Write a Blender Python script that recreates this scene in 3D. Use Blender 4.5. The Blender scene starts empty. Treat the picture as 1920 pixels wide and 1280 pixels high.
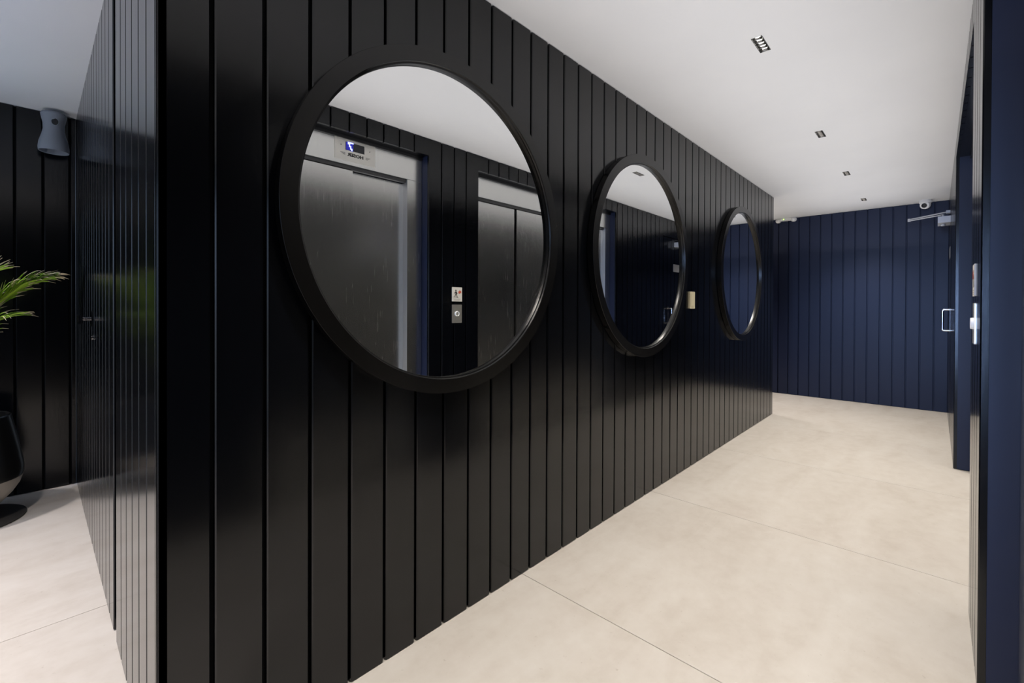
import bpy, bmesh, math, random
from mathutils import Matrix, Vector
random.seed(7)
C = bpy.context.scene.collection
S = bpy.context.scene
PI = math.pi

# ------------------------------------------------------------------ camera
YAW, PITCH, ROLL, FPX, CY = 0.75493, -0.006, 0.0036, 845.49, 581.43
HC = 1.11
cam_d = bpy.data.cameras.new('camera'); cam = bpy.data.objects.new('camera', cam_d); C.objects.link(cam)
cam_d.sensor_width = 36.0; cam_d.sensor_fit = 'HORIZONTAL'
cam_d.lens = FPX / 1920 * 36.0
cam_d.shift_x = 0.0
cam_d.shift_y = (CY - 640.0) / 1920.0
cam_d.clip_start = 0.02
Fh = Vector((math.cos(YAW), math.sin(YAW), 0)); R = Vector((math.sin(YAW), -math.cos(YAW), 0)); Z = Vector((0, 0, 1))
cp, sp = math.cos(PITCH), math.sin(PITCH)
F = Fh * cp + Z * sp; U = Z * cp - Fh * sp
cr, sr = math.cos(ROLL), math.sin(ROLL)
r2 = R * cr + U * sr; u2 = U * cr - R * sr
M = Matrix((r2, u2, -F)).transposed().to_4x4(); M.translation = (0, 0, HC)
cam.matrix_world = M
S.camera = cam

# ------------------------------------------------------------------ exposure, world, lights
S.view_settings.view_transform = 'Standard'
try: S.view_settings.look = 'None'
except Exception: pass
S.view_settings.gamma = 1.0
S.view_settings.use_curve_mapping = False
S.view_settings.exposure = 0.0

W = bpy.data.worlds.new('World'); S.world = W; W.use_nodes = True
nt = W.node_tree; nt.nodes.clear()
out = nt.nodes.new('ShaderNodeOutputWorld'); bg = nt.nodes.new('ShaderNodeBackground')
tc = nt.nodes.new('ShaderNodeTexCoord'); sx = nt.nodes.new('ShaderNodeSeparateXYZ'); rp = nt.nodes.new('ShaderNodeValToRGB')
mp = nt.nodes.new('ShaderNodeMapRange'); mp.inputs[1].default_value = -1; mp.inputs[2].default_value = 1
nt.links.new(tc.outputs['Generated'], sx.inputs[0]); nt.links.new(sx.outputs['Z'], mp.inputs[0]); nt.links.new(mp.outputs[0], rp.inputs[0])
e = rp.color_ramp.elements
e[0].position = 0.0; e[0].color = (0.30, 0.31, 0.33, 1)
e[1].position = 1.0; e[1].color = (0.40, 0.60, 1.0, 1)
a = rp.color_ramp.elements.new(0.49); a.color = (0.34, 0.38, 0.44, 1)
a = rp.color_ramp.elements.new(0.52); a.color = (0.55, 0.72, 1.0, 1)
nt.links.new(rp.outputs[0], bg.inputs[0]); bg.inputs[1].default_value = 2.4
nt.links.new(bg.outputs[0], out.inputs[0])

WX = -3.2                      # street glazing behind the camera
WY0, WY1, WZ0, WZ1 = -0.05, 3.75, 0.03, 2.14
pd = bpy.data.lights.new('daylight_portal', 'AREA'); pd.shape = 'RECTANGLE'
pd.size = WY1 - WY0; pd.size_y = WZ1 - WZ0; pd.cycles.is_portal = True
po = bpy.data.objects.new('daylight_portal', pd); C.objects.link(po)
po.matrix_world = Matrix(((0, 0, -1, WX - 0.01), (1, 0, 0, (WY0 + WY1) / 2), (0, -1, 0, (WZ0 + WZ1) / 2), (0, 0, 0, 1)))

H = 2.276
DL_X = [2.208, 3.612, 4.812, 6.080]; DL_Y = 0.572
def spot(x, y, power, ang=104, col=(1.0, 0.93, 0.84)):
    l = bpy.data.lights.new('downlight_beam', 'SPOT'); l.energy = power; l.color = col
    l.spot_size = math.radians(ang); l.spot_blend = 1.0; l.shadow_soft_size = 0.06
    o = bpy.data.objects.new('downlight_beam', l); C.objects.link(o); o.location = (x, y, H - 0.03)
for x in DL_X: spot(x, DL_Y, 106)
for x in (0.80, -0.6): spot(x, DL_Y, 106)
for x, y in ((6.0, 2.6), (-0.95, 3.25), (-0.5, 2.0), (-2.1, 2.4), (-1.5, 1.2)): spot(x, y, 150, col=(1.0, 0.93, 0.92))

def area(name, loc, sx_, sy_, power, col, direction, spread=180):
    l = bpy.data.lights.new(name, 'AREA'); l.shape = 'RECTANGLE'; l.size = sx_; l.size_y = sy_; l.energy = power; l.color = col
    l.spread = math.radians(spread)
    o = bpy.data.objects.new(name, l); C.objects.link(o); o.location = loc
    o.rotation_euler = Vector(direction).to_track_quat('-Z', 'Y').to_euler()
    return o
# added fill lights without fixtures, brightening the white ceiling: wide, soft, upwards only
area('corridor_fill', (2.1, 0.58, 1.80), 1.15, 9.0, 22.5, (0.95, 0.95, 0.98), (0, 0, 1)).rotation_euler = (PI, 0, PI / 2)
area('end_fill', (6.0, 2.6, 1.80), 1.1, 2.2, 6, (1.0, 0.93, 0.84), (0, 0, 1))
area('lobby_fill', (-1.5, 2.6, 1.80), 3.2, 2.4, 7.0, (0.30, 0.55, 1.0), (0, 0, 1))
# cold street daylight that comes straight down the corridor from the glazing behind the camera
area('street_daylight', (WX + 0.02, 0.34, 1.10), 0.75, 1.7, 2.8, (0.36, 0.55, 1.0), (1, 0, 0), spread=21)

# ------------------------------------------------------------------ materials
def mat(name, col, rough=0.5, metal=0.0, spec=0.5, emit=None, es=0.0, coat=0.0):
    m = bpy.data.materials.new(name); m.use_nodes = True
    b = m.node_tree.nodes['Principled BSDF']
    b.inputs['Base Color'].default_value = (*col, 1); b.inputs['Roughness'].default_value = rough
    b.inputs['Metallic'].default_value = metal; b.inputs['Specular IOR Level'].default_value = spec
    b.inputs['Coat Weight'].default_value = coat
    if emit: b.inputs['Emission Color'].default_value = (*emit, 1); b.inputs['Emission Strength'].default_value = es
    return m
def N(m, t): return m.node_tree.nodes.new(t)
def L(m, a, b): m.node_tree.links.new(a, b)
def noise(m, scale, detail=4, rough=0.55, vec=(1, 1, 1), coord='Object'):
    tcn = N(m, 'ShaderNodeTexCoord'); mpn = N(m, 'ShaderNodeMapping'); mpn.inputs['Scale'].default_value = vec
    n = N(m, 'ShaderNodeTexNoise'); n.inputs['Scale'].default_value = scale; n.inputs['Detail'].default_value = detail
    n.inputs['Roughness'].default_value = rough
    L(m, tcn.outputs[coord], mpn.inputs[0]); L(m, mpn.outputs[0], n.inputs['Vector'])
    return n, mpn
def ramp(m, src, stops):
    r = N(m, 'ShaderNodeValToRGB'); L(m, src, r.inputs[0])
    for i, (p, c) in enumerate(stops):
        el = r.color_ramp.elements[i] if i < 2 else r.color_ramp.elements.new(p)
        el.position = p; el.color = (*c, 1)
    return r
def bump(m, src, strength, dist=0.01):
    b = N(m, 'ShaderNodeBump'); b.inputs['Strength'].default_value = strength; b.inputs['Distance'].default_value = dist
    L(m, src, b.inputs['Height']); L(m, b.outputs[0], m.node_tree.nodes['Principled BSDF'].inputs['Normal'])

PAINT = mat('dark_satin_paint', (0.0016, 0.0020, 0.0032), 0.17, spec=0.42)
n, _ = noise(PAINT, 3.0, 5); r = ramp(PAINT, n.outputs['Fac'], [(0.3, (0.155,) * 3), (0.7, (0.20,) * 3)])
L(PAINT, r.outputs[0], PAINT.node_tree.nodes['Principled BSDF'].inputs['Roughness'])
n2, _ = noise(PAINT, 60.0, 3, vec=(1, 1, 0.15)); bump(PAINT, n2.outputs['Fac'], 0.06, 0.002)
BLUELIT = mat('blue_lit_paint', (0.0068, 0.0125, 0.040), 0.45, spec=0.36)  # dark wall paint with the blue daylight put into its colour
n, _ = noise(BLUELIT, 70.0, 3); bump(BLUELIT, n.outputs['Fac'], 0.06, 0.002)
BACK = mat('groove_paint', (0.003, 0.003, 0.004), 0.8, spec=0.2)
FRAME = mat('black_lacquered_wood', (0.0022, 0.0020, 0.0019), 0.27, spec=0.42)
MIRROR = mat('mirror_glass', (0.86, 0.87, 0.87), 0.0, 1.0)
CEIL = mat('white_ceiling_paint', (0.80, 0.79, 0.785), 0.75, spec=0.25)
n, _ = noise(CEIL, 1.3, 4); r = ramp(CEIL, n.outputs['Fac'], [(0.3, (0.775, 0.78, 0.795)), (0.7, (0.81, 0.815, 0.83))])
L(CEIL, r.outputs[0], CEIL.node_tree.nodes['Principled BSDF'].inputs['Base Color'])
n, _ = noise(CEIL, 220.0, 2); bump(CEIL, n.outputs['Fac'], 0.08, 0.001)
TILE = mat('beige_stone_tile', (0.6, 0.55, 0.48), 0.42, spec=0.4)
tcn = N(TILE, 'ShaderNodeTexCoord'); oi = N(TILE, 'ShaderNodeObjectInfo')
add = N(TILE, 'ShaderNodeVectorMath'); add.operation = 'ADD'
sc = N(TILE, 'ShaderNodeVectorMath'); sc.operation = 'SCALE'; sc.inputs['Scale'].default_value = 7.0
L(TILE, oi.outputs['Location'], sc.inputs[0]); L(TILE, tcn.outputs['Object'], add.inputs[0]); L(TILE, sc.outputs[0], add.inputs[1])
def tn(scale, detail, vec, dist=0.0):
    mpn = N(TILE, 'ShaderNodeMapping'); mpn.inputs['Scale'].default_value = vec; mpn.inputs['Rotation'].default_value = (0, 0, 0.5)
    n = N(TILE, 'ShaderNodeTexNoise'); n.inputs['Scale'].default_value = scale; n.inputs['Detail'].default_value = detail; n.inputs['Distortion'].default_value = dist
    n.inputs['Roughness'].default_value = 0.6
    L(TILE, add.outputs[0], mpn.inputs[0]); L(TILE, mpn.outputs[0], n.inputs['Vector']); return n
na = tn(1.6, 8, (1, 2.6, 1), 0.6); nb = tn(14.0, 8, (1, 1, 1)); nc = tn(55.0, 3, (1, 1, 1))
mx = N(TILE, 'ShaderNodeMix'); mx.data_type = 'FLOAT'; mx.inputs[0].default_value = 0.35
L(TILE, na.outputs['Fac'], mx.inputs[2]); L(TILE, nb.outputs['Fac'], mx.inputs[3])
r = ramp(TILE, mx.outputs[0], [(0.30, (0.500, 0.448, 0.392)), (0.72, (0.640, 0.602, 0.553)), (0.5, (0.580, 0.534, 0.480))])
rs = ramp(TILE, nc.outputs['Fac'], [(0.24, (0.72, 0.68, 0.64)), (0.33, (1, 1, 1))])
mm = N(TILE, 'ShaderNodeMix'); mm.data_type = 'RGBA'; mm.blend_type = 'MULTIPLY'; mm.inputs[0].default_value = 0.6
L(TILE, r.outputs[0], mm.inputs[6]); L(TILE, rs.outputs[0], mm.inputs[7])
L(TILE, mm.outputs[2], TILE.node_tree.nodes['Principled BSDF'].inputs['Base Color'])
bump(TILE, nb.outputs['Fac'], 0.05, 0.002)
GROUT = mat('grey_grout', (0.16, 0.135, 0.11), 0.9, spec=0.2)
STEEL = mat('brushed_steel', (0.74, 0.74, 0.72), 0.30, 1.0)
n, _ = noise(STEEL, 500.0, 2, vec=(1, 1, 0.01)); r = ramp(STEEL, n.outputs['Fac'], [(0.2, (0.22,) * 3), (0.8, (0.28,) * 3)])
L(STEEL, r.outputs[0], STEEL.node_tree.nodes['Principled BSDF'].inputs['Roughness'])
JAMB = mat('satin_steel_jamb', (0.66, 0.67, 0.70), 0.48, 1.0)
PLATE = mat('satin_steel_plate', (0.80, 0.78, 0.73), 0.42, 1.0)
CHROME = mat('polished_chrome', (0.8, 0.8, 0.82), 0.12, 1.0)
ALU = mat('silver_painted_metal', (0.50, 0.51, 0.54), 0.45, 0.3)
BLACK = mat('black_plastic', (0.008, 0.008, 0.009), 0.4)
BLACKM = mat('black_metal', (0.010, 0.010, 0.011), 0.22, 0.0, 0.8)
WHITE = mat('white_plastic', (0.72, 0.72, 0.72), 0.4)
CREAM = mat('cream_plastic', (0.66, 0.60, 0.42), 0.45)
SIGNW = mat('white_sign_print', (0.62, 0.60, 0.56), 0.5)
INK = mat('black_ink', (0.01, 0.01, 0.01), 0.6)
GREYINK = mat('grey_ink', (0.22, 0.21, 0.20), 0.6)
REDINK = mat('red_ink', (0.45, 0.07, 0.03), 0.6)
LEDBLUE = mat('blue_led_digit', (0.1, 0.1, 0.5), 0.5, emit=(0.22, 0.25, 1.0), es=5.0)
LEDGLOW = mat('blue_led_panel', (0.01, 0.01, 0.08), 0.3, emit=(0.03, 0.03, 0.9), es=0.35)
SCREEN = mat('black_display_glass', (0.006, 0.007, 0.012), 0.12)
GREEN = mat('green_indicator', (0.3, 0.8, 0.1), 0.5, emit=(0.5, 1.0, 0.15), es=2.5)
REFL = mat('dark_reflector', (0.20, 0.19, 0.18), 0.25, 1.0)
LED = mat('warm_white_lamp', (1, 1, 1), 0.5, emit=(1.0, 0.95, 0.86), es=12.0)
RING = mat('white_button_ring', (0.8, 0.8, 0.8), 0.4, emit=(1, 1, 1), es=0.12)
CONC = mat('bluish_grey_ceramic', (0.22, 0.245, 0.29), 0.6, spec=0.35)
n, _ = noise(CONC, 30, 5); bump(CONC, n.outputs['Fac'], 0.15, 0.003)
POT = mat('black_glazed_pot', (0.008, 0.008, 0.008), 0.28, spec=0.6)
POTB = mat('floor_bounce_bowl', (0.34, 0.31, 0.27), 0.4)  # glossy black base, light bounced off the floor put into its colour
DISC = mat('pot_shadow_brown', (0.035, 0.032, 0.028), 0.6)  # shadow of the pot on the floor, put in as a dark disc
SOIL = mat('dark_soil', (0.02, 0.014, 0.009), 0.95)
n, _ = noise(SOIL, 80, 4); bump(SOIL, n.outputs['Fac'], 0.8, 0.01)
LEAF = mat('palm_green', (0.10, 0.22, 0.012), 0.42, spec=0.45)
n, _ = noise(LEAF, 7.0, 4); r = ramp(LEAF, n.outputs['Fac'], [(0.3, (0.08, 0.25, 0.010)), (0.72, (0.42, 0.66, 0.05))])
L(LEAF, r.outputs[0], LEAF.node_tree.nodes['Principled BSDF'].inputs['Base Color'])
TIP = mat('dry_leaf_tip', (0.62, 0.54, 0.38), 0.6)
STEM = mat('palm_stem', (0.16, 0.20, 0.05), 0.6)

# ------------------------------------------------------------------ helpers
def link(name, me, parent=None, loc=None, m=None):
    o = bpy.data.objects.new(name, me); C.objects.link(o)
    if m is not None:
        for mm_ in (m if isinstance(m, (list, tuple)) else [m]): me.materials.append(mm_)
    if parent is not None: o.parent = parent
    if loc is not None: o.location = loc
    return o
def thing(name, label, cat, loc=(0, 0, 0), rz=0.0, group=None):
    o = bpy.data.objects.new(name, None); C.objects.link(o); o.empty_display_size = 0.05
    o.location = loc; o.rotation_euler = (0, 0, rz); o['label'] = label; o['category'] = cat
    if group: o['group'] = group
    return o
def struct(name, parent=None, loc=(0, 0, 0)):
    o = bpy.data.objects.new(name, None); C.objects.link(o); o['kind'] = 'structure'; o.location = loc; o.empty_display_size = 0.05
    return o
def fin(bm, name, m, parent=None, loc=None, smooth=False, bevel=0.0, seg=2):
    if bevel:
        bmesh.ops.bevel(bm, geom=[e for e in bm.edges if len(e.link_faces) == 2 and e.calc_face_angle(0) > 0.5], offset=bevel, segments=seg, profile=0.6, affect='EDGES')
    bmesh.ops.recalc_face_normals(bm, faces=bm.faces)
    me = bpy.data.meshes.new(name); bm.to_mesh(me); bm.free()
    if smooth:
        for p in me.polygons: p.use_smooth = True
        me.set_sharp_from_angle(angle=math.radians(35))
    return link(name, me, parent, loc, m)
def addbox(bm, x0, x1, y0, y1, z0, z1):
    v = [bm.verts.new((x, y, z)) for x in (x0, x1) for y in (y0, y1) for z in (z0, z1)]
    for f in ((0, 1, 3, 2), (4, 6, 7, 5), (0, 4, 5, 1), (2, 3, 7, 6), (0, 2, 6, 4), (1, 5, 7, 3)): bm.faces.new([v[i] for i in f])
def box(name, x0, x1, y0, y1, z0, z1, m, parent=None, bevel=0.0, smooth=False):
    bm = bmesh.new(); addbox(bm, x0, x1, y0, y1, z0, z1); return fin(bm, name, m, parent, bevel=bevel, smooth=smooth)
def addlathe(bm, prof, n=48, M4=None, closed=False, arc=None):
    rings = []
    for r_, z_ in prof:
        ring = []
        for i in range(n):
            a_ = 2 * PI * i / n
            v = Vector((r_ * math.cos(a_), r_ * math.sin(a_), z_))
            ring.append(bm.verts.new(M4 @ v if M4 else v))
        rings.append(ring)
    k = len(rings)
    for j in range(k if closed else k - 1):
        A, B = rings[j], rings[(j + 1) % k]
        for i in range(n): bm.faces.new((A[i], A[(i + 1) % n], B[(i + 1) % n], B[i]))
    if not closed:
        bm.faces.new(rings[0]); bm.faces.new(rings[-1])
def lathe(name, prof, m, parent=None, n=48, M4=None, closed=False, loc=None):
    bm = bmesh.new(); addlathe(bm, prof, n, M4, closed); return fin(bm, name, m, parent, loc, smooth=True)
def addtube(bm, pts, rad, n=10):
    pts = [Vector(p) for p in pts]; rings = []
    rad = rad if isinstance(rad, (list, tuple)) else [rad] * len(pts)
    up = None
    for i, p in enumerate(pts):
        d = (pts[min(i + 1, len(pts) - 1)] - pts[max(i - 1, 0)]).normalized()
        if up is None: up = d.orthogonal().normalized()
        up = (up - d * up.dot(d)).normalized(); side = d.cross(up)
        rings.append([bm.verts.new(p + (up * math.cos(2 * PI * k / n) + side * math.sin(2 * PI * k / n)) * rad[i]) for k in range(n)])
    for A, B in zip(rings, rings[1:]):
        for i in range(n): bm.faces.new((A[i], A[(i + 1) % n], B[(i + 1) % n], B[i]))
    bm.faces.new(rings[0]); bm.faces.new(rings[-1])
def tube(name, pts, rad, m, parent=None, n=12):
    bm = bmesh.new(); addtube(bm, pts, rad, n); return fin(bm, name, m, parent, smooth=True)
def addprism(bm, poly, y0, y1):           # polygon in x,z extruded along y
    a_ = [bm.verts.new((x, y0, z)) for x, z in poly]; b_ = [bm.verts.new((x, y1, z)) for x, z in poly]
    bm.faces.new(a_); bm.faces.new(b_)
    k = len(poly)
    for i in range(k): bm.faces.new((a_[i], a_[(i + 1) % k], b_[(i + 1) % k], b_[i]))
def roundrect(w, h, r_, n=5, cx=0, cz=0):
    p = []
    for qx, qz, a0 in ((w / 2 - r_, h / 2 - r_, 0), (-w / 2 + r_, h / 2 - r_, 90), (-w / 2 + r_, -h / 2 + r_, 180), (w / 2 - r_, -h / 2 + r_, 270)):
        for i in range(n + 1):
            t = math.radians(a0 + 90 * i / n); p.append((cx + qx + r_ * math.cos(t), cz + qz + r_ * math.sin(t)))
    return p

# planks: local x = width, local -y = front, z up; shared mesh per (width, height)
PT, GAP, PITCHW = 0.018, 0.009, 0.115
_pc = {}
def plank_mesh(w, h, pm=None):
    pm = pm or PAINT
    k = (round(w, 4), round(h, 4), pm.name)
    if k in _pc: return _pc[k]
    c, d = 0.003, 0.003
    prof = [(0, 0), (0, -PT + d), (c, -PT), (w - c, -PT), (w, -PT + d), (w, 0)]
    bm = bmesh.new()
    A = [bm.verts.new((x, y, 0)) for x, y in prof]; B = [bm.verts.new((x, y, h)) for x, y in prof]
    bm.faces.new(A); bm.faces.new(B)
    for i in range(6): bm.faces.new((A[i], A[(i + 1) % 6], B[(i + 1) % 6], B[i]))
    bmesh.ops.recalc_face_normals(bm, faces=bm.faces)
    me = bpy.data.meshes.new('plank'); bm.to_mesh(me); bm.free(); me.materials.append(pm)
    _pc[k] = me; return me
def planks(wall, origin, ang, a0, a1, first, z0=0.004, z1=None, name='plank', pm=None):
    """fill [a0,a1] along the wall with planks whose joints are at first + k*pitch"""
    z1 = H - 0.004 if z1 is None else z1
    cuts = []
    k = math.floor((a0 - first) / PITCHW) - 1
    while first + k * PITCHW < a1 + PITCHW: cuts.append(first + k * PITCHW); k += 1
    edges = [a0] + [c for c in cuts if a0 + 0.012 < c < a1 - 0.012] + [a1]
    ca, sa = math.cos(ang), math.sin(ang)
    for i, (p, q) in enumerate(zip(edges, edges[1:])):
        l_ = p + (GAP / 2 if i else 0); r_ = q - (GAP / 2 if i < len(edges) - 2 else 0)
        if r_ - l_ < 0.01: continue
        o = bpy.data.objects.new(name, plank_mesh(r_ - l_, z1 - z0, pm)); C.objects.link(o)
        o.parent = wall
        o.location = (origin[0] + ca * l_, origin[1] + sa * l_, z0); o.rotation_euler = (0, 0, ang)

# ------------------------------------------------------------------ floor
XB0, XB1, YB0, YB1 = -3.3, 6.80, -0.60, 4.0
floor = box('floor', XB0, XB1, YB0, YB1, -0.08, -0.004, GROUT); floor['kind'] = 'structure'
TX, TY, J = 1.17, 2.37, 0.0028
xs_ = [1.398 + (k) * TX for k in range(-4, 6)]
ys_ = [2.24]
xc = [XB0] + [x for x in xs_ if XB0 < x < XB1] + [XB1]
yc = [YB0] + ys_ + [YB1]
tile_cache = {}
for xa, xb in zip(xc, xc[1:]):
    for ya, yb in zip(yc, yc[1:]):
        w_, d_ = xb - xa - J, yb - ya - J
        k = (round(w_, 3), round(d_, 3))
        if k not in tile_cache:
            bm = bmesh.new(); addbox(bm, 0, w_, 0, d_, -0.010, 0)
            bmesh.ops.bevel(bm, geom=[e for e in bm.edges if all(v.co.z > -0.001 for v in e.verts)], offset=0.0006, segments=1, affect='EDGES')
            bmesh.ops.recalc_face_normals(bm, faces=bm.faces)
            me = bpy.data.meshes.new('tile'); bm.to_mesh(me); bm.free(); me.materials.append(TILE); tile_cache[k] = me
        o = bpy.data.objects.new('tile', tile_cache[k]); C.objects.link(o); o.parent = floor; o.location = (xa + J / 2, ya + J / 2, 0)

# ------------------------------------------------------------------ ceiling with cut-outs
DW, DD = 0.146, 0.044
holes = [(x - DW / 2, x + DW / 2, DL_Y - DD / 2, DL_Y + DD / 2) for x in DL_X]
cx_ = sorted({XB0, XB1} | {h[0] for h in holes} | {h[1] for h in holes}); cy_ = [YB0, DL_Y - DD / 2, DL_Y + DD / 2, YB1]
bm = bmesh.new(); vd = {}
def gv(x, y, z):
    k = (round(x, 5), round(y, 5), z)
    if k not in vd: vd[k] = bm.verts.new((x, y, z))
    return vd[k]
for xa, xb in zip(cx_, cx_[1:]):
    for ya, yb in zip(cy_, cy_[1:]):
        hole = any(abs(xa - h[0]) < 1e-5 and abs(ya - h[2]) < 1e-5 for h in holes)
        if hole: 
            for (p, q) in (((xa, ya), (xb, ya)), ((xb, ya), (xb, yb)), ((xb, yb), (xa, yb)), ((xa, yb), (xa, ya))):
                bm.faces.new((gv(*p, H), gv(*q, H), gv(*q, H + 0.06), gv(*p, H + 0.06)))
            bm.faces.new((gv(xa, ya, H + 0.06), gv(xb, ya, H + 0.06), gv(xb, yb, H + 0.06), gv(xa, yb, H + 0.06)))
        else:
            bm.faces.new((gv(xa, ya, H), gv(xb, ya, H), gv(xb, yb, H), gv(xa, yb, H)))
addbox(bm, XB0, XB1, YB0, YB1, H + 0.061, H + 0.16)
me = bpy.data.meshes.new('ceiling'); bm.to_mesh(me); bm.free()
ceiling = link('ceiling', me, m=CEIL); ceiling['kind'] = 'structure'

# ------------------------------------------------------------------ walls
XC, XE, YM, YL, XF, YR = 0.187, 5.335, 1.25, 3.911, 6.704, -0.093
# partition block: long mirror wall + the return wall beside the lobby
def backing(name, boxes):
    bm = bmesh.new()
    for b in boxes: addbox(bm, *b)
    o = fin(bm, name, BACK); o['kind'] = 'structure'; return o
wl = backing('wall_left', [(XC + PT, XE - 0.001, YM + PT, YL - 0.001, 0.0, H - 0.002)])
planks(wl, (0, YM + PT), 0.0, XC, XE, 0.2927)
# return face looks towards -x: local x axis runs along -y
Y_STRIP0, Y_STRIP1 = 1.965, 2.040
def return_planks(a0, a1, first, depth=0.0, z1=None, nm='plank'):
    # positions measured in y; convert to distance s = YL - y
    planks(wl, (XC + PT + depth, YL), -PI / 2, YL - a1, YL - a0, YL - first, z1=z1, name=nm)
return_planks(YM, Y_STRIP0, 1.383)
return_planks(Y_STRIP1, 2.835, 2.155)
return_planks(2.85, YL - 0.02, 2.965)
jb = box('door_jamb', XC + 0.012, XC + PT, Y_STRIP0 + 0.004, Y_STRIP1 - 0.004, 0.004, H - 0.004, PAINT, wl)

# lobby side wall
ws = backing('wall_side', [(XB0, XC + PT - 0.002, YL + PT, YL + PT + 0.07, 0.0, H - 0.002), (XE, XF + 0.05, YL + PT, YL + PT + 0.07, 0.0, H - 0.002)])
planks(ws, (0, YL + PT), 0.0, XB0 + 0.11, XC - 0.001, 0.159)
# far wall looks towards -x
wb = backing('wall_back', [(XF + PT, XF + PT + 0.06, -0.5, YL + 0.01, 0.0, H - 0.002)]); wb.data.materials[0] = BLUELIT
planks(wb, (XF + PT, YL), -PI / 2, 0.0, YL - YR, YL - 0.017, pm=BLUELIT)
# right wall looks towards +y, with two lift recesses and a door
E1a, E1b, E2a, E2b, EH = 0.86, 1.878, 2.343, 4.385, 2.158
D2a, D2b, DH = 5.56, 6.46, 2.03
YRB = YR - PT
wr = struct('wall_right')
for b_ in [(XB0, E1a - PT, -0.55, YRB, 0, H - 0.002), (E1b + PT, E2a - PT, -0.55, YRB, 0, H - 0.002), (E2b + PT, XF + PT - 0.001, -0.55, YRB, 0, H - 0.002),
                            (E1a - PT, E1b + PT, -0.55, YRB, EH + PT, H - 0.002), (E2a - PT, E2b + PT, -0.55, YRB, EH + PT, H - 0.002)]:
    box('wall_core', *b_, BACK, wr)
def rplanks(x0, x1, z0=0.004, z1=None, nm='plank', parent=None, first=1.875, dy=0.0):
    planks(parent or wr, (XF, YRB + dy), PI, XF - x1, XF - x0, XF - first, z0=z0, z1=z1, name=nm)
rplanks(XB0 + 0.11, E1a); rplanks(E1b, E2a); rplanks(E2b, D2a - 0.012); rplanks(D2b + 0.012, XF - 0.001)
rplanks(E1a, E1b, z0=EH); rplanks(E2a, E2b, z0=EH); rplanks(D2a - 0.012, D2b + 0.012, z0=DH + 0.012)
# plain painted boards lining the recesses (reveals and soffits)
YFR = -0.173
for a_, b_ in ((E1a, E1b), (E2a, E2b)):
    box('reveal_board', a_ - PT, a_, -0.40, YRB + 0.0005, 0.004, EH + PT, BLUELIT, wr)
    box('reveal_board', b_, b_ + PT, -0.40, YRB + 0.0005, 0.004, EH + PT, BLUELIT, wr)
    box('soffit_board', a_, b_, -0.40, YRB + 0.0005, EH, EH + PT, PAINT, wr)
# door in the right wall
dr = struct('door_1')
bx_ = box('door_core', D2a, D2b, YRB - 0.04, YRB + 0.0, 0.008, DH, BACK, dr)
planks(dr, (XF, YRB + 0.001), PI, XF - D2b, XF - D2a, XF - 1.875, z0=0.008, z1=DH)
hb = []
zh0, zh1, xh, yo = 0.915, 1.105, 5.70, 0.052
for k in range(9):
    t = PI / 2 * k / 8; hb.append((xh, YR + yo - 0.018 + 0.018 * math.sin(t), zh0 + 0.018 - 0.018 * math.cos(t)))
for k in range(9):
    t = PI / 2 * k / 8; hb.append((xh, YR + yo - 0.018 + 0.018 * math.cos(t), zh1 - 0.018 + 0.018 * math.sin(t)))
tube('door_handle', [(xh, YR - 0.001, zh0)] + hb + [(xh, YR - 0.001, zh1)], 0.0085, CHROME, dr)
bm = bmesh.new(); addprism(bm, roundrect(0.045, 0.235, 0.01, 4, xh, (zh0 + zh1) / 2), YR, YR + 0.003); fin(bm, 'handle_plate', BLACKM, dr)

# wall behind the camera, with the street glazing
wf = backing('wall_front', [(WX - 0.10, WX, YB0, WY0, 0, H), (WX - 0.10, WX, WY1, YB1, 0, H), (WX - 0.10, WX, WY0, WY1, WZ1, H)])
wn = struct('window_1')
for k in range(5):
    y = WY0 + (WY1 - WY0) * k / 4
    box('mullion', WX - 0.06, WX - 0.02, max(WY0, y - 0.02), min(WY1, y + 0.02), 0.03, WZ1, BLACKM, wn)
box('sill', WX - 0.07, WX - 0.01, WY0, WY1, 0.0, 0.03, BLACKM, wn); box('head_rail', WX - 0.07, WX - 0.01, WY0, WY1, WZ1 - 0.03, WZ1, BLACKM, wn)

# ------------------------------------------------------------------ mirrors
def ring_profile():
    # (radius, height above wall) of the frame section, closed loop
    return [(0.560, 0.0), (0.5750, 0.003), (0.5765, 0.0365), (0.5758, 0.0378), (0.5300, 0.0385), (0.5280, 0.0375),
            (0.5265, 0.030), (0.5225, 0.0285), (0.5215, 0.0185), (0.5215, 0.012), (0.50, 0.006), (0.50, 0.0)]
ROTF = Matrix.Rotation(PI / 2, 4, 'X')        # local z -> -y
def mirror(x, z, label):
    t = thing('round_mirror', label, 'mirror', (x, YM, z), group='round mirrors on the plank wall')
    fr = lathe('frame', ring_profile(), FRAME, t, n=180, M4=ROTF, closed=True); fr.data.set_sharp_from_angle(angle=math.radians(11))
    bm = bmesh.new(); addlathe(bm, [(0.5218, 0.008), (0.5218, 0.0165)], 128, ROTF); fin(bm, 'glass', MIRROR, t)
    return t
mirror(1.004, 1.393, 'large round black-framed mirror nearest the camera, reflecting two steel lift doors')
mirror(2.437, 1.405, 'middle round black-framed mirror, reflecting a ceiling downlight and a D-shaped door handle')
mirror(4.225, 1.408, 'farthest round black-framed mirror, narrowest in view, reflecting the blue-lit end wall')

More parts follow.
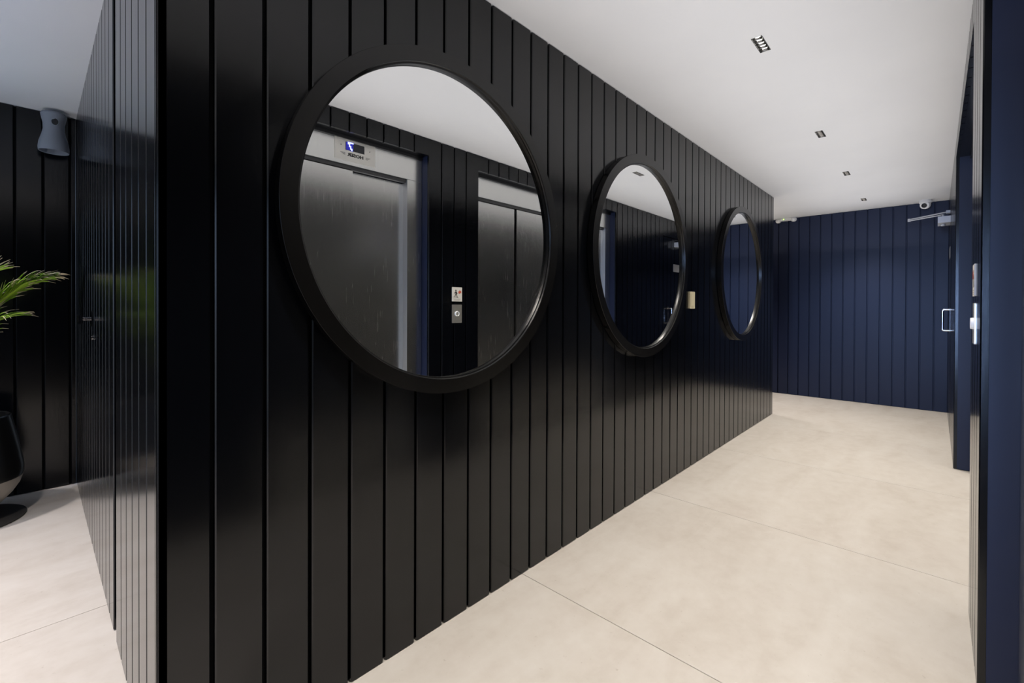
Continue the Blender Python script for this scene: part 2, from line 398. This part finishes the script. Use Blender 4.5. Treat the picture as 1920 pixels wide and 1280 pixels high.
# ------------------------------------------------------------------ switch plate between the mirrors
t = thing('wall_switch', 'small cream wall plate between the middle and the farthest round mirror', 'switch', (3.152, YM, 1.166))
bm = bmesh.new(); addprism(bm, roundrect(0.086, 0.118, 0.006, 4), -0.012, 0.0); fin(bm, 'plate', CREAM, t, bevel=0.0)
bm = bmesh.new(); addprism(bm, roundrect(0.062, 0.090, 0.004, 3), -0.0145, -0.012); fin(bm, 'rocker', CREAM, t)

# ------------------------------------------------------------------ lifts
def txt(body, size, x, y, z, m, parent, name='lettering', bold=0.0, sx=1.0):
    cu = bpy.data.curves.new('t', 'FONT'); cu.body = body; cu.size = size; cu.align_x = 'CENTER'; cu.align_y = 'CENTER'
    cu.extrude = 0.0004; cu.offset = bold; cu.resolution_u = 3
    o = bpy.data.objects.new('t', cu); C.objects.link(o)
    me = bpy.data.meshes.new_from_object(o.evaluated_get(bpy.context.evaluated_depsgraph_get()))
    bpy.data.objects.remove(o); bpy.data.curves.remove(cu)
    # text plane xy -> world facing +y, reading towards -x
    me.transform(Matrix(((-sx, 0, 0, x), (0, 0, 1, y), (0, 1, 0, z), (0, 0, 0, 1))))
    me.materials.clear()
    return link(name, me, parent, m=m)
SEVEN = ['11111', '00011', '00010', '00110', '00100', '01100', '01000']
def indicator(p, cxx, label_side):
    """call indicator plate centred on cxx"""
    y = YFR
    bm = bmesh.new(); addprism(bm, roundrect(0.268, 0.150, 0.002, 2, cxx, 2.083), y, y + 0.004)
    pl = fin(bm, 'indicator_plate', PLATE, p)
    sw, sh, sxx, sz = 0.125, 0.050, cxx - 0.004, 2.096
    bm = bmesh.new(); addbox(bm, sxx - sw / 2, sxx + sw / 2, y + 0.004, y + 0.0048, sz - sh / 2, sz + sh / 2); fin(bm, 'display', SCREEN, pl)
    # lit half on the low-x ... reading side
    gx = sxx + sw / 2 * -1 + 0.030
    gx = sxx - sw / 2 + 0.030
    gm = bmesh.new(); addbox(gm, gx - 0.027, gx + 0.020, y + 0.0049, y + 0.0051, sz - sh / 2 + 0.002, sz + sh / 2 - 0.001); fin(gm, 'lit_segment', LEDGLOW, pl)
    dm = bmesh.new(); st = 0.0075
    for rr, row in enumerate(SEVEN):
        for cc, ch in enumerate(row):
            if ch == '1':
                px_ = gx + 0.018 - cc * st * 1.0; pz = sz + 0.0225 - rr * 0.0072
                addbox(dm, px_ - 0.0036, px_ + 0.0036, y + 0.0052, y + 0.0058, pz - 0.0036, pz + 0.0036)
    fin(dm, 'digit', LEDBLUE, pl)
    for s in (-1, 1):
        bm = bmesh.new(); addlathe(bm, [(0.003, 0.004), (0.003, 0.0055)], 12, Matrix.Translation((cxx + s * 0.095, y, 2.096)) @ Matrix.Rotation(-PI / 2, 4, 'X')); fin(bm, 'screw', BLACKM, pl)
    txt('HOSER', 0.027, cxx, y + 0.0043, 2.046, INK, pl, bold=0.0012, sx=1.25)
    for s in (-1, 1):                       # small wing ornaments left and right of the lettering
        bm = bmesh.new()
        for q in range(4):
            zq = 2.052 - q * 0.0040; ln = 0.032 - q * 0.006
            a_, b_ = cxx + s * 0.068, cxx + s * (0.068 + ln)
            addbox(bm, min(a_, b_), max(a_, b_), y + 0.004, y + 0.0044, zq, zq + 0.0022)
        fin(bm, 'wing_ornament', GREYINK, pl)
def lift(name, a_, b_, panels, cxx, label):
    """panels: list of (x0, x1, recess)"""
    o = thing(name, label, 'elevator', (0, 0, 0), group='lifts facing the mirrors')
    ftop, fbot = EH - 0.022, 1.985
    px0, px1 = panels[0][0], panels[-1][1]
    # fascia, jambs
    bm = bmesh.new(); addbox(bm, a_ + 0.003, b_ - 0.003, YFR - 0.06, YFR, fbot, ftop); fin(bm, 'fascia', STEEL, o, bevel=0.0015, seg=1)
    for n_, (u, v) in enumerate(((a_ + 0.003, px0), (px1, b_ - 0.003))):
        bm = bmesh.new(); addbox(bm, u, v, YFR - 0.07, YFR, 0.004, fbot - 0.002); jo = fin(bm, 'jamb', [STEEL, JAMB], o, bevel=0.0015, seg=1)
        for pf in jo.data.polygons: pf.material_index = 1 if abs(pf.normal.x) > 0.5 else 0
    box('head_trim', a_ + 0.003, b_ - 0.003, YFR - 0.02, YFR + 0.012, ftop + 0.001, EH - 0.001, BLACKM, o)
    box('head_track', px0 + 0.001, px1 - 0.001, YFR - 0.075, YFR - 0.016, fbot - 0.022, fbot - 0.001, BLACKM, o)
    for (u, v, rc) in panels:
        bm = bmesh.new(); addbox(bm, u, v, YFR - rc - 0.022, YFR - rc, 0.012, fbot - 0.026); fin(bm, 'door_panel', STEEL, o, bevel=0.0015, seg=1)
    box('cavity', px0, px1, -0.33, YFR - 0.105, 0.004, 1.98, BLACK, o)
    box('sill', a_ + 0.003, b_ - 0.003, YFR - 0.07, YFR, 0.0005, 0.010, STEEL, o)
    indicator(o, cxx, 0)
    return o
lift('elevator', E1a, E1b, [(0.945, 1.372, 0.022), (1.352, 1.757, 0.052)], 1.378, 'stainless steel lift nearest the camera, whole left lift in the first mirror')
lift('elevator', E2a, E2b, [(2.385, 2.862, 0.030), (2.885, 3.362, 0.022), (3.366, 3.84, 0.022), (3.862, 4.29, 0.030)], 3.31, 'wide stainless steel lift farther down the corridor, right lift in the first mirror')
bpy.data.objects['elevator.001'].name = 'elevator.001'

# call button and stair sign on the pier between the lifts
t = thing('call_button', 'brushed steel lift call plate with one round button, under the stair sign', 'button', (2.130, YR, 1.063))
bm = bmesh.new(); addprism(bm, roundrect(0.092, 0.134, 0.003, 3), 0.0, 0.003); fin(bm, 'plate', PLATE, t)
MB = Matrix.Translation((0, 0, 0.0)) @ Matrix.Rotation(-PI / 2, 4, 'X')
lathe('button', [(0.0125, 0.003), (0.0130, 0.007), (0.010, 0.008)], PLATE, t, 28, MB)
lathe('ring', [(0.0140, 0.003), (0.0145, 0.0105), (0.0180, 0.0105), (0.0190, 0.003)], RING, t, 36, MB, closed=True)
txt('', 0.01, 0, 0, 0, INK, t) if False else None
t = thing('stair_sign', 'small square white sign with a climbing figure and a red flame, above the call plate', 'sign', (2.130, YR, 1.205))
bm = bmesh.new(); addprism(bm, roundrect(0.094, 0.104, 0.002, 2), 0.0, 0.004); fin(bm, 'plate', SIGNW, t)
def inkpoly(bm, pts): addprism(bm, pts, 0.004, 0.0044)
bm = bmesh.new()                     # figure: head, body, legs, arm on a stair line (x mirrored: reads towards -x)
hx, hz = -0.012, 0.028
inkpoly(bm, [(hx + 0.006 * math.cos(2 * PI * k / 12), hz + 0.006 * math.sin(2 * PI * k / 12)) for k in range(12)])
inkpoly(bm, [(hx - 0.004, 0.021), (hx + 0.006, 0.021), (hx + 0.009, 0.002), (hx - 0.004, 0.002)])
inkpoly(bm, [(hx + 0.009, 0.003), (hx + 0.002, 0.003), (hx + 0.010, -0.020), (hx + 0.015, -0.020)])
inkpoly(bm, [(hx - 0.004, 0.003), (hx + 0.004, 0.003), (hx - 0.008, -0.017), (hx - 0.013, -0.017)])
inkpoly(bm, [(hx - 0.004, 0.020), (hx - 0.002, 0.014), (hx - 0.014, 0.004), (hx - 0.017, 0.008)])
inkpoly(bm, [(hx + 0.006, 0.020), (hx + 0.004, 0.014), (hx + 0.013, 0.002), (hx + 0.016, 0.005)])
inkpoly(bm, [(hx - 0.026, -0.017), (hx + 0.024, -0.021), (hx + 0.024, -0.024), (hx - 0.026, -0.020)])
fin(bm, 'figure', INK, t)
bm = bmesh.new(); fx, fz = 0.026, 0.018
inkpoly(bm, [(fx - 0.012, fz - 0.012), (fx - 0.015, fz), (fx - 0.010, fz + 0.008), (fx - 0.008, fz + 0.002), (fx - 0.003, fz + 0.016), (fx + 0.004, fz + 0.006), (fx + 0.008, fz + 0.012), (fx + 0.013, fz), (fx + 0.010, fz - 0.012), (fx + 0.003, fz - 0.006), (fx - 0.003, fz - 0.014)])
fin(bm, 'flame', REDINK, t)
bm = bmesh.new()
for q in range(3): addbox(bm, -0.036 + q * 0.004, 0.036 - q * 0.006, 0.004, 0.0043, -0.034 - q * 0.006, -0.0325 - q * 0.006)
fin(bm, 'text_lines', GREYINK, t)

# plate on the door, seen in the middle mirror
t = thing('door_sign', 'small plain grey plate high on the right-hand door, seen in the middle mirror', 'sign', (5.99, YR, 1.645))
bm = bmesh.new(); addprism(bm, roundrect(0.27, 0.10, 0.003, 2), 0.0, 0.004); fin(bm, 'plate', mat('grey_sign', (0.30, 0.30, 0.31), 0.5), t)

# ------------------------------------------------------------------ door closer
t = thing('door_closer', 'silver hydraulic door closer with a long folding arm at the top of the right-hand door', 'door closer', (6.0, YR, 1.955))
bm = bmesh.new(); addbox(bm, -0.12, 0.12, 0.001, 0.088, -0.030, 0.030); fin(bm, 'body', ALU, t, bevel=0.014, seg=4, smooth=True)
lathe('spindle', [(0.016, -0.050), (0.018, -0.046), (0.018, -0.034), (0.010, -0.026)], ALU, t, 24, Matrix.Translation((-0.02, 0.050, 0)))
def bar(name, p, q, w, th, m, par):
    p, q = Vector(p), Vector(q); d = (q - p); ln = d.length; d.normalize()
    side = Vector((0, 0, 1)).cross(d).normalized(); up = d.cross(side)
    M4 = Matrix((d, side, up)).transposed().to_4x4(); M4.translation = p
    bm = bmesh.new(); addbox(bm, -w / 2, ln + w / 2, -w / 2, w / 2, -th / 2, th / 2)
    bmesh.ops.transform(bm, matrix=M4, verts=bm.verts); return fin(bm, name, m, par, bevel=0.003, seg=2)
lathe('pivot', [(0.009, 0.030), (0.009, 0.060)], ALU, t, 16, Matrix.Translation((-0.02, 0.050, 0)))
bar('lower_arm', (-0.02, 0.050, 0.058), (0.20, 0.303, 0.062), 0.018, 0.008, ALU, t)
bar('upper_arm', (0.20, 0.303, 0.076), (0.10, 0.018, 0.100), 0.018, 0.010, ALU, t)
lathe('elbow', [(0.012, 0.055), (0.012, 0.084)], ALU, t, 16, Matrix.Translation((0.20, 0.303, 0)))
bm = bmesh.new(); addbox(bm, 0.07, 0.13, 0.001, 0.030, 0.085, 0.112); fin(bm, 'shoe', ALU, t, bevel=0.003)

# ------------------------------------------------------------------ emergency light
t = thing('emergency_light', 'white twin-head emergency light with a green indicator, high on the end wall', 'emergency light', (XF, 1.418, 2.246))
bm = bmesh.new(); addbox(bm, -0.060, -0.001, -0.105, 0.105, -0.004, 0.027); fin(bm, 'body', WHITE, t, bevel=0.008, seg=3, smooth=True)
for s in (-0.087, 0.087):
    hprof = [(0.0005, -0.040), (0.013, -0.038), (0.025, -0.031), (0.032, -0.018), (0.033, -0.004), (0.029, 0.004), (0.0005, 0.006)]
    lathe('lamp_head', hprof, WHITE, t, 28, Matrix.Translation((-0.045, s, 0.012)))
bm = bmesh.new(); addlathe(bm, [(0.006, 0), (0.006, 0.004)], 12, Matrix.Translation((-0.060, 0.025, 0.012)) @ Matrix.Rotation(-PI / 2, 4, 'Y')); fin(bm, 'indicator_lamp', GREEN, t)

# ------------------------------------------------------------------ security camera
t = thing('security_camera', 'small white turret security camera on the ceiling by the end wall', 'security camera', (6.56, 0.092, H))
lathe('base', [(0.001, 0.0), (0.052, 0.0), (0.055, -0.006), (0.055, -0.026), (0.045, -0.036), (0.001, -0.036)], WHITE, t, 40)
dirv = Vector((-1.0, 0.35, -0.45)).normalized()
q = dirv.to_track_quat('Z', 'Y').to_matrix().to_4x4(); q.translation = (0, 0, -0.048)
prof = [(0.001, -0.042)] + [(0.046 * math.sin(a_), -0.046 * math.cos(a_)) for a_ in [PI * k / 16 for k in range(2, 12)]] + [(0.040, 0.026), (0.030, 0.030), (0.001, 0.030)]
lathe('ball', prof, WHITE, t, 40, q)
lathe('lens', [(0.001, 0.0302), (0.024, 0.0302), (0.024, 0.034), (0.016, 0.034), (0.012, 0.030), (0.001, 0.031)], SCREEN, t, 32, q)

# ------------------------------------------------------------------ recessed downlights
def downlight(x, y, label):
    t = thing('recessed_downlight', label, 'downlight', (x, y, H), group='slim downlights in the corridor ceiling')
    hw, hd = DW / 2 - 0.0005, DD / 2 - 0.0005
    # trim and side walls
    bm = bmesh.new(); e_ = 0.0022
    for (a0, a1, b0, b1) in ((-hw, hw, -hd, -hd + e_), (-hw, hw, hd - e_, hd), (-hw, -hw + e_, -hd + e_, hd - e_), (hw - e_, hw, -hd + e_, hd - e_)):
        addbox(bm, a0, a1, b0, b1, -0.0006, 0.040)
    addbox(bm, -hw, hw, -hd, hd, 0.040, 0.044)
    fin(bm, 'housing', BLACKM, t)
    n_ = 5; w_ = (2 * hw - 2 * e_) / n_
    for i in range(n_):
        u = -hw + e_ + (i + 0.5) * w_
        bm = bmesh.new(); prof = [(w_ / 2 - 0.0006, hd - e_ - 0.001, 0.0012), (w_ / 2 - 0.0022, hd - e_ - 0.0045, 0.0060), (0.0092, 0.0112, 0.0100)]
        rings = []
        for (rx, ry, z_) in prof:
            rings.append([bm.verts.new((u + (abs(math.cos(a_)) ** 0.6) * math.copysign(rx, math.cos(a_)), (abs(math.sin(a_)) ** 0.6) * math.copysign(ry, math.sin(a_)), z_)) for a_ in [2 * PI * k / 24 for k in range(24)]])
        for A, B in zip(rings, rings[1:]):
            for k in range(24): bm.faces.new((A[k], A[(k + 1) % 24], B[(k + 1) % 24], B[k]))
        cup = fin(bm, 'reflector', REFL, t, smooth=True)
        bm = bmesh.new(); addbox(bm, u - 0.0090, u + 0.0090, -0.011, 0.011, 0.0100, 0.0120); fin(bm, 'lamp', LED, cup)
    return t
for x, lb in zip(DL_X, ('brightly lit slim ceiling downlight nearest the camera, five white lamps showing', 'second slim ceiling downlight from the camera, bluish glint in its reflector',
                        'third slim ceiling downlight from the camera, almost black', 'fourth slim ceiling downlight, smallest in view, nearest the end wall')):
    downlight(x, DL_Y, lb)

# ------------------------------------------------------------------ lever handle on the return wall door
t = thing('lever_handle', 'dark polished door lever handle on the plank wall left of the corner', 'door handle', (XC, 2.79, 1.052))
RX = Matrix.Rotation(-PI / 2, 4, 'Y')
NICK = mat('dark_nickel', (0.16, 0.16, 0.17), 0.18, 1.0)
bm = bmesh.new(); addbox(bm, -0.006, 0.0, -0.024, 0.024, -0.034, 0.034); fin(bm, 'rose', NICK, t, bevel=0.002, smooth=True)
tube('stem', [(-0.005, 0, 0), (-0.020, 0, 0), (-0.034, 0, 0)], 0.009, NICK, t)
bm = bmesh.new(); addbox(bm, -0.048, -0.034, -0.016, 0.110, -0.022, 0.016); fin(bm, 'lever', NICK, t, bevel=0.006, seg=3, smooth=True)
bm = bmesh.new(); addlathe(bm, [(0.012, 0.0), (0.012, 0.006)], 24, Matrix.Translation((0, 0, -0.085)) @ RX); fin(bm, 'key_rose', NICK, t, smooth=True)

# ------------------------------------------------------------------ ceramic wall light on the lobby wall
t = thing('wall_light', 'bluish grey hourglass ceramic wall light on the black lobby wall near the ceiling', 'wall light', (0.088, YL - 0.075, 2.026))
prof = [(0.066, 0.0), (0.068, 0.020), (0.064, 0.055), (0.053, 0.095), (0.046, 0.130), (0.047, 0.165), (0.054, 0.200), (0.057, 0.218), (0.052, 0.228), (0.030, 0.230), (0.001, 0.230)]
inner = [(0.001, 0.215), (0.045, 0.212), (0.040, 0.165), (0.038, 0.130), (0.046, 0.095), (0.058, 0.055), (0.061, 0.004)]
bm = bmesh.new(); addlathe(bm, prof + inner, 56, None, closed=False)
fs = [f for f in bm.faces if len(f.verts) > 4]; bmesh.ops.delete(bm, geom=fs, context='FACES_ONLY')
vs = [v for v in bm.verts]; n_ = 56; k_ = len(prof + inner)
bm.verts.ensure_lookup_table()
A = [bm.verts[i] for i in range(n_)]; B = [bm.verts[(k_ - 1) * n_ + i] for i in range(n_)]
for i in range(n_): bm.faces.new((A[i], A[(i + 1) % n_], B[(i + 1) % n_], B[i]))
fin(bm, 'shade', CONC, t, smooth=True)
dv = Vector((-0.15, -1, 0)).normalized(); qm = dv.to_track_quat('Z', 'Y').to_matrix().to_4x4()
qm.translation = (0.010, -0.010, 0.168)
bm = bmesh.new()
addlathe(bm, [(0.001, 0.040), (0.0150, 0.040), (0.0152, 0.0405), (0.0175, 0.0412), (0.0185, 0.036), (0.012, 0.020)], 32, qm @ Matrix.Diagonal((0.95, 1.25, 1, 1)))
fin(bm, 'rim', CONC, t, smooth=True)
bm = bmesh.new(); addlathe(bm, [(0.0150, 0.0402), (0.0150, 0.0415), (0.001, 0.0415)], 32, qm @ Matrix.Diagonal((0.95, 1.25, 1, 1))); fin(bm, 'opening', BLACK, t)
box('mounting_block', -0.02, 0.02, 0.035, 0.074, 0.10, 0.16, BLACK, t)

# ------------------------------------------------------------------ pot and palm
PX, PY = -0.26, 3.585
t = thing('pot_shadow', 'thin round dark disc painted as the floor shadow under the black plant pot', 'painted shadow', (PX, PY, 0))
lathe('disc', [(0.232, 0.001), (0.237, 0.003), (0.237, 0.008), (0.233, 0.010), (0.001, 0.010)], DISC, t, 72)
t = thing('plant_pot', 'tall black tapering plant pot with a rounded base, pale floor bounce painted in, at the left edge', 'plant pot', (PX, PY, 0.0105))
lathe('foot', [(0.001, 0.0), (0.085, 0.0), (0.10, 0.012), (0.118, 0.035), (0.150, 0.075), (0.188, 0.120), (0.213, 0.163), (0.2255, 0.205)], POTB, t, 72)
lathe('body', [(0.224, 0.2055), (0.2265, 0.212), (0.2285, 0.235), (0.2275, 0.258), (0.2245, 0.280), (0.205, 0.405), (0.182, 0.525), (0.176, 0.530), (0.168, 0.527), (0.176, 0.44), (0.03, 0.40)], POT, t, 72)
lathe('soil', [(0.001, 0.470), (0.08, 0.474), (0.1715, 0.468), (0.1715, 0.455)], SOIL, t, 48)

palm = thing('potted_palm', 'green palm with arching fronds and dry pale tips, growing from the black pot', 'plant', (PX, PY, 0.47))
def bez(p0, p1, p2, p3, t_): 
    return p0 * (1 - t_) ** 3 + p1 * 3 * t_ * (1 - t_) ** 2 + p2 * 3 * t_ * t_ * (1 - t_) + p3 * t_ ** 3
def frond(p0, p1, p2, p3, leaf_len, n=26, seed=0, fold=0.35, start=0.35, droop=0.5, wid=0.011):
    rnd = random.Random(seed); base = Vector((PX, PY, 0.47))
    P = [Vector(p) - base for p in (p0, p1, p2, p3)]
    bm = bmesh.new()
    pts = [bez(*P, k / 16) for k in range(17)]
    addtube(bm, pts, [0.008 * (1 - k / 19) for k in range(17)], 6)
    for f in bm.faces: f.material_index = 1
    for i in range(n):
        t_ = start + (1 - start) * (i + 0.5) / n
        p = bez(*P, t_); d = (bez(*P, min(1, t_ + 0.02)) - bez(*P, t_ - 0.02)).normalized()
        side = d.cross(Vector((0, 0, 1))); side.normalize(); up = side.cross(d)
        for s in (-1, 1):
            ln = leaf_len * (0.55 + 0.45 * math.sin(PI * min(1, (t_ - start) / (1 - start) * 0.9 + 0.12))) * rnd.uniform(0.8, 1.15)
            ang = fold + rnd.uniform(-0.12, 0.12)
            v0 = (d * math.cos(ang) + side * s * math.sin(ang) + up * rnd.uniform(0.02, 0.25)).normalized()
            prev = None; q_ = p.copy(); v = v0.copy(); m_ = 7
            wdir = v.cross(up + side * s * 0.6).normalized()
            dr_ = droop * rnd.uniform(0.5, 1.6)
            for k in range(m_ + 1):
                a_ = k / m_; w = wid * (0.35 + 1.4 * a_ - 1.75 * a_ * a_ + 0.02) if a_ < 1 else 0.0006
                w = max(w, 0.0008)
                l_ = bm.verts.new(q_ - wdir * w); c_ = bm.verts.new(q_ - up * w * 0.35); r_ = bm.verts.new(q_ + wdir * w)
                if prev:
                    f1 = bm.faces.new((prev[0], prev[1], c_, l_)); f2 = bm.faces.new((prev[1], prev[2], r_, c_))
                    mi = 2 if a_ > (0.72 if rnd.random() < 0.5 else 0.86) else 0
                    f1.material_index = mi; f2.material_index = mi
                prev = (l_, c_, r_)
                v = (v + Vector((0, 0, -1)) * dr_ * 0.32 * a_).normalized()
                q_ = q_ + v * ln / m_
    me = bpy.data.meshes.new('frond'); bm.to_mesh(me); bm.free()
    for p_ in me.polygons: p_.use_smooth = True
    return link('frond', me, palm, m=[LEAF, STEM, TIP])
b0 = (PX, PY, 0.47)
# the frond that crosses into the picture and reaches towards the corner
frond(b0, (PX - 0.03, PY - 0.12, 0.92), (-0.13, 3.44, 1.17), (0.035, 3.34, 1.245), 0.20, n=58, seed=3, fold=0.27, start=0.38, droop=0.75, wid=0.013)
frond(b0, (PX - 0.04, PY - 0.10, 0.85), (-0.20, 3.42, 1.06), (-0.05, 3.32, 1.20), 0.17, n=40, seed=11, fold=0.34, start=0.4, droop=0.25, wid=0.012)
frond(b0, (PX, PY - 0.05, 1.0), (-0.25, 3.40, 1.22), (-0.13, 3.22, 1.27), 0.21, n=20, seed=5, fold=0.30, start=0.4, droop=0.30, wid=0.006)
frond(b0, (PX, PY - 0.05, 0.85), (-0.22, 3.45, 1.00), (-0.10, 3.34, 1.05), 0.19, n=16, seed=8, fold=0.45, start=0.5, droop=0.8, wid=0.005)
for k, (ax, ay, az) in enumerate(((-0.90, 3.25, 1.35), (-0.95, 3.50, 1.20), (-0.70, 3.62, 1.55), (-0.50, 3.55, 1.75))):
    frond(b0, (PX, PY, 0.95), ((PX + ax) / 2, (PY + ay) / 2, az + 0.05), (ax, ay, az), 0.26, n=22, seed=20 + k, fold=0.7, start=0.4, droop=0.5)
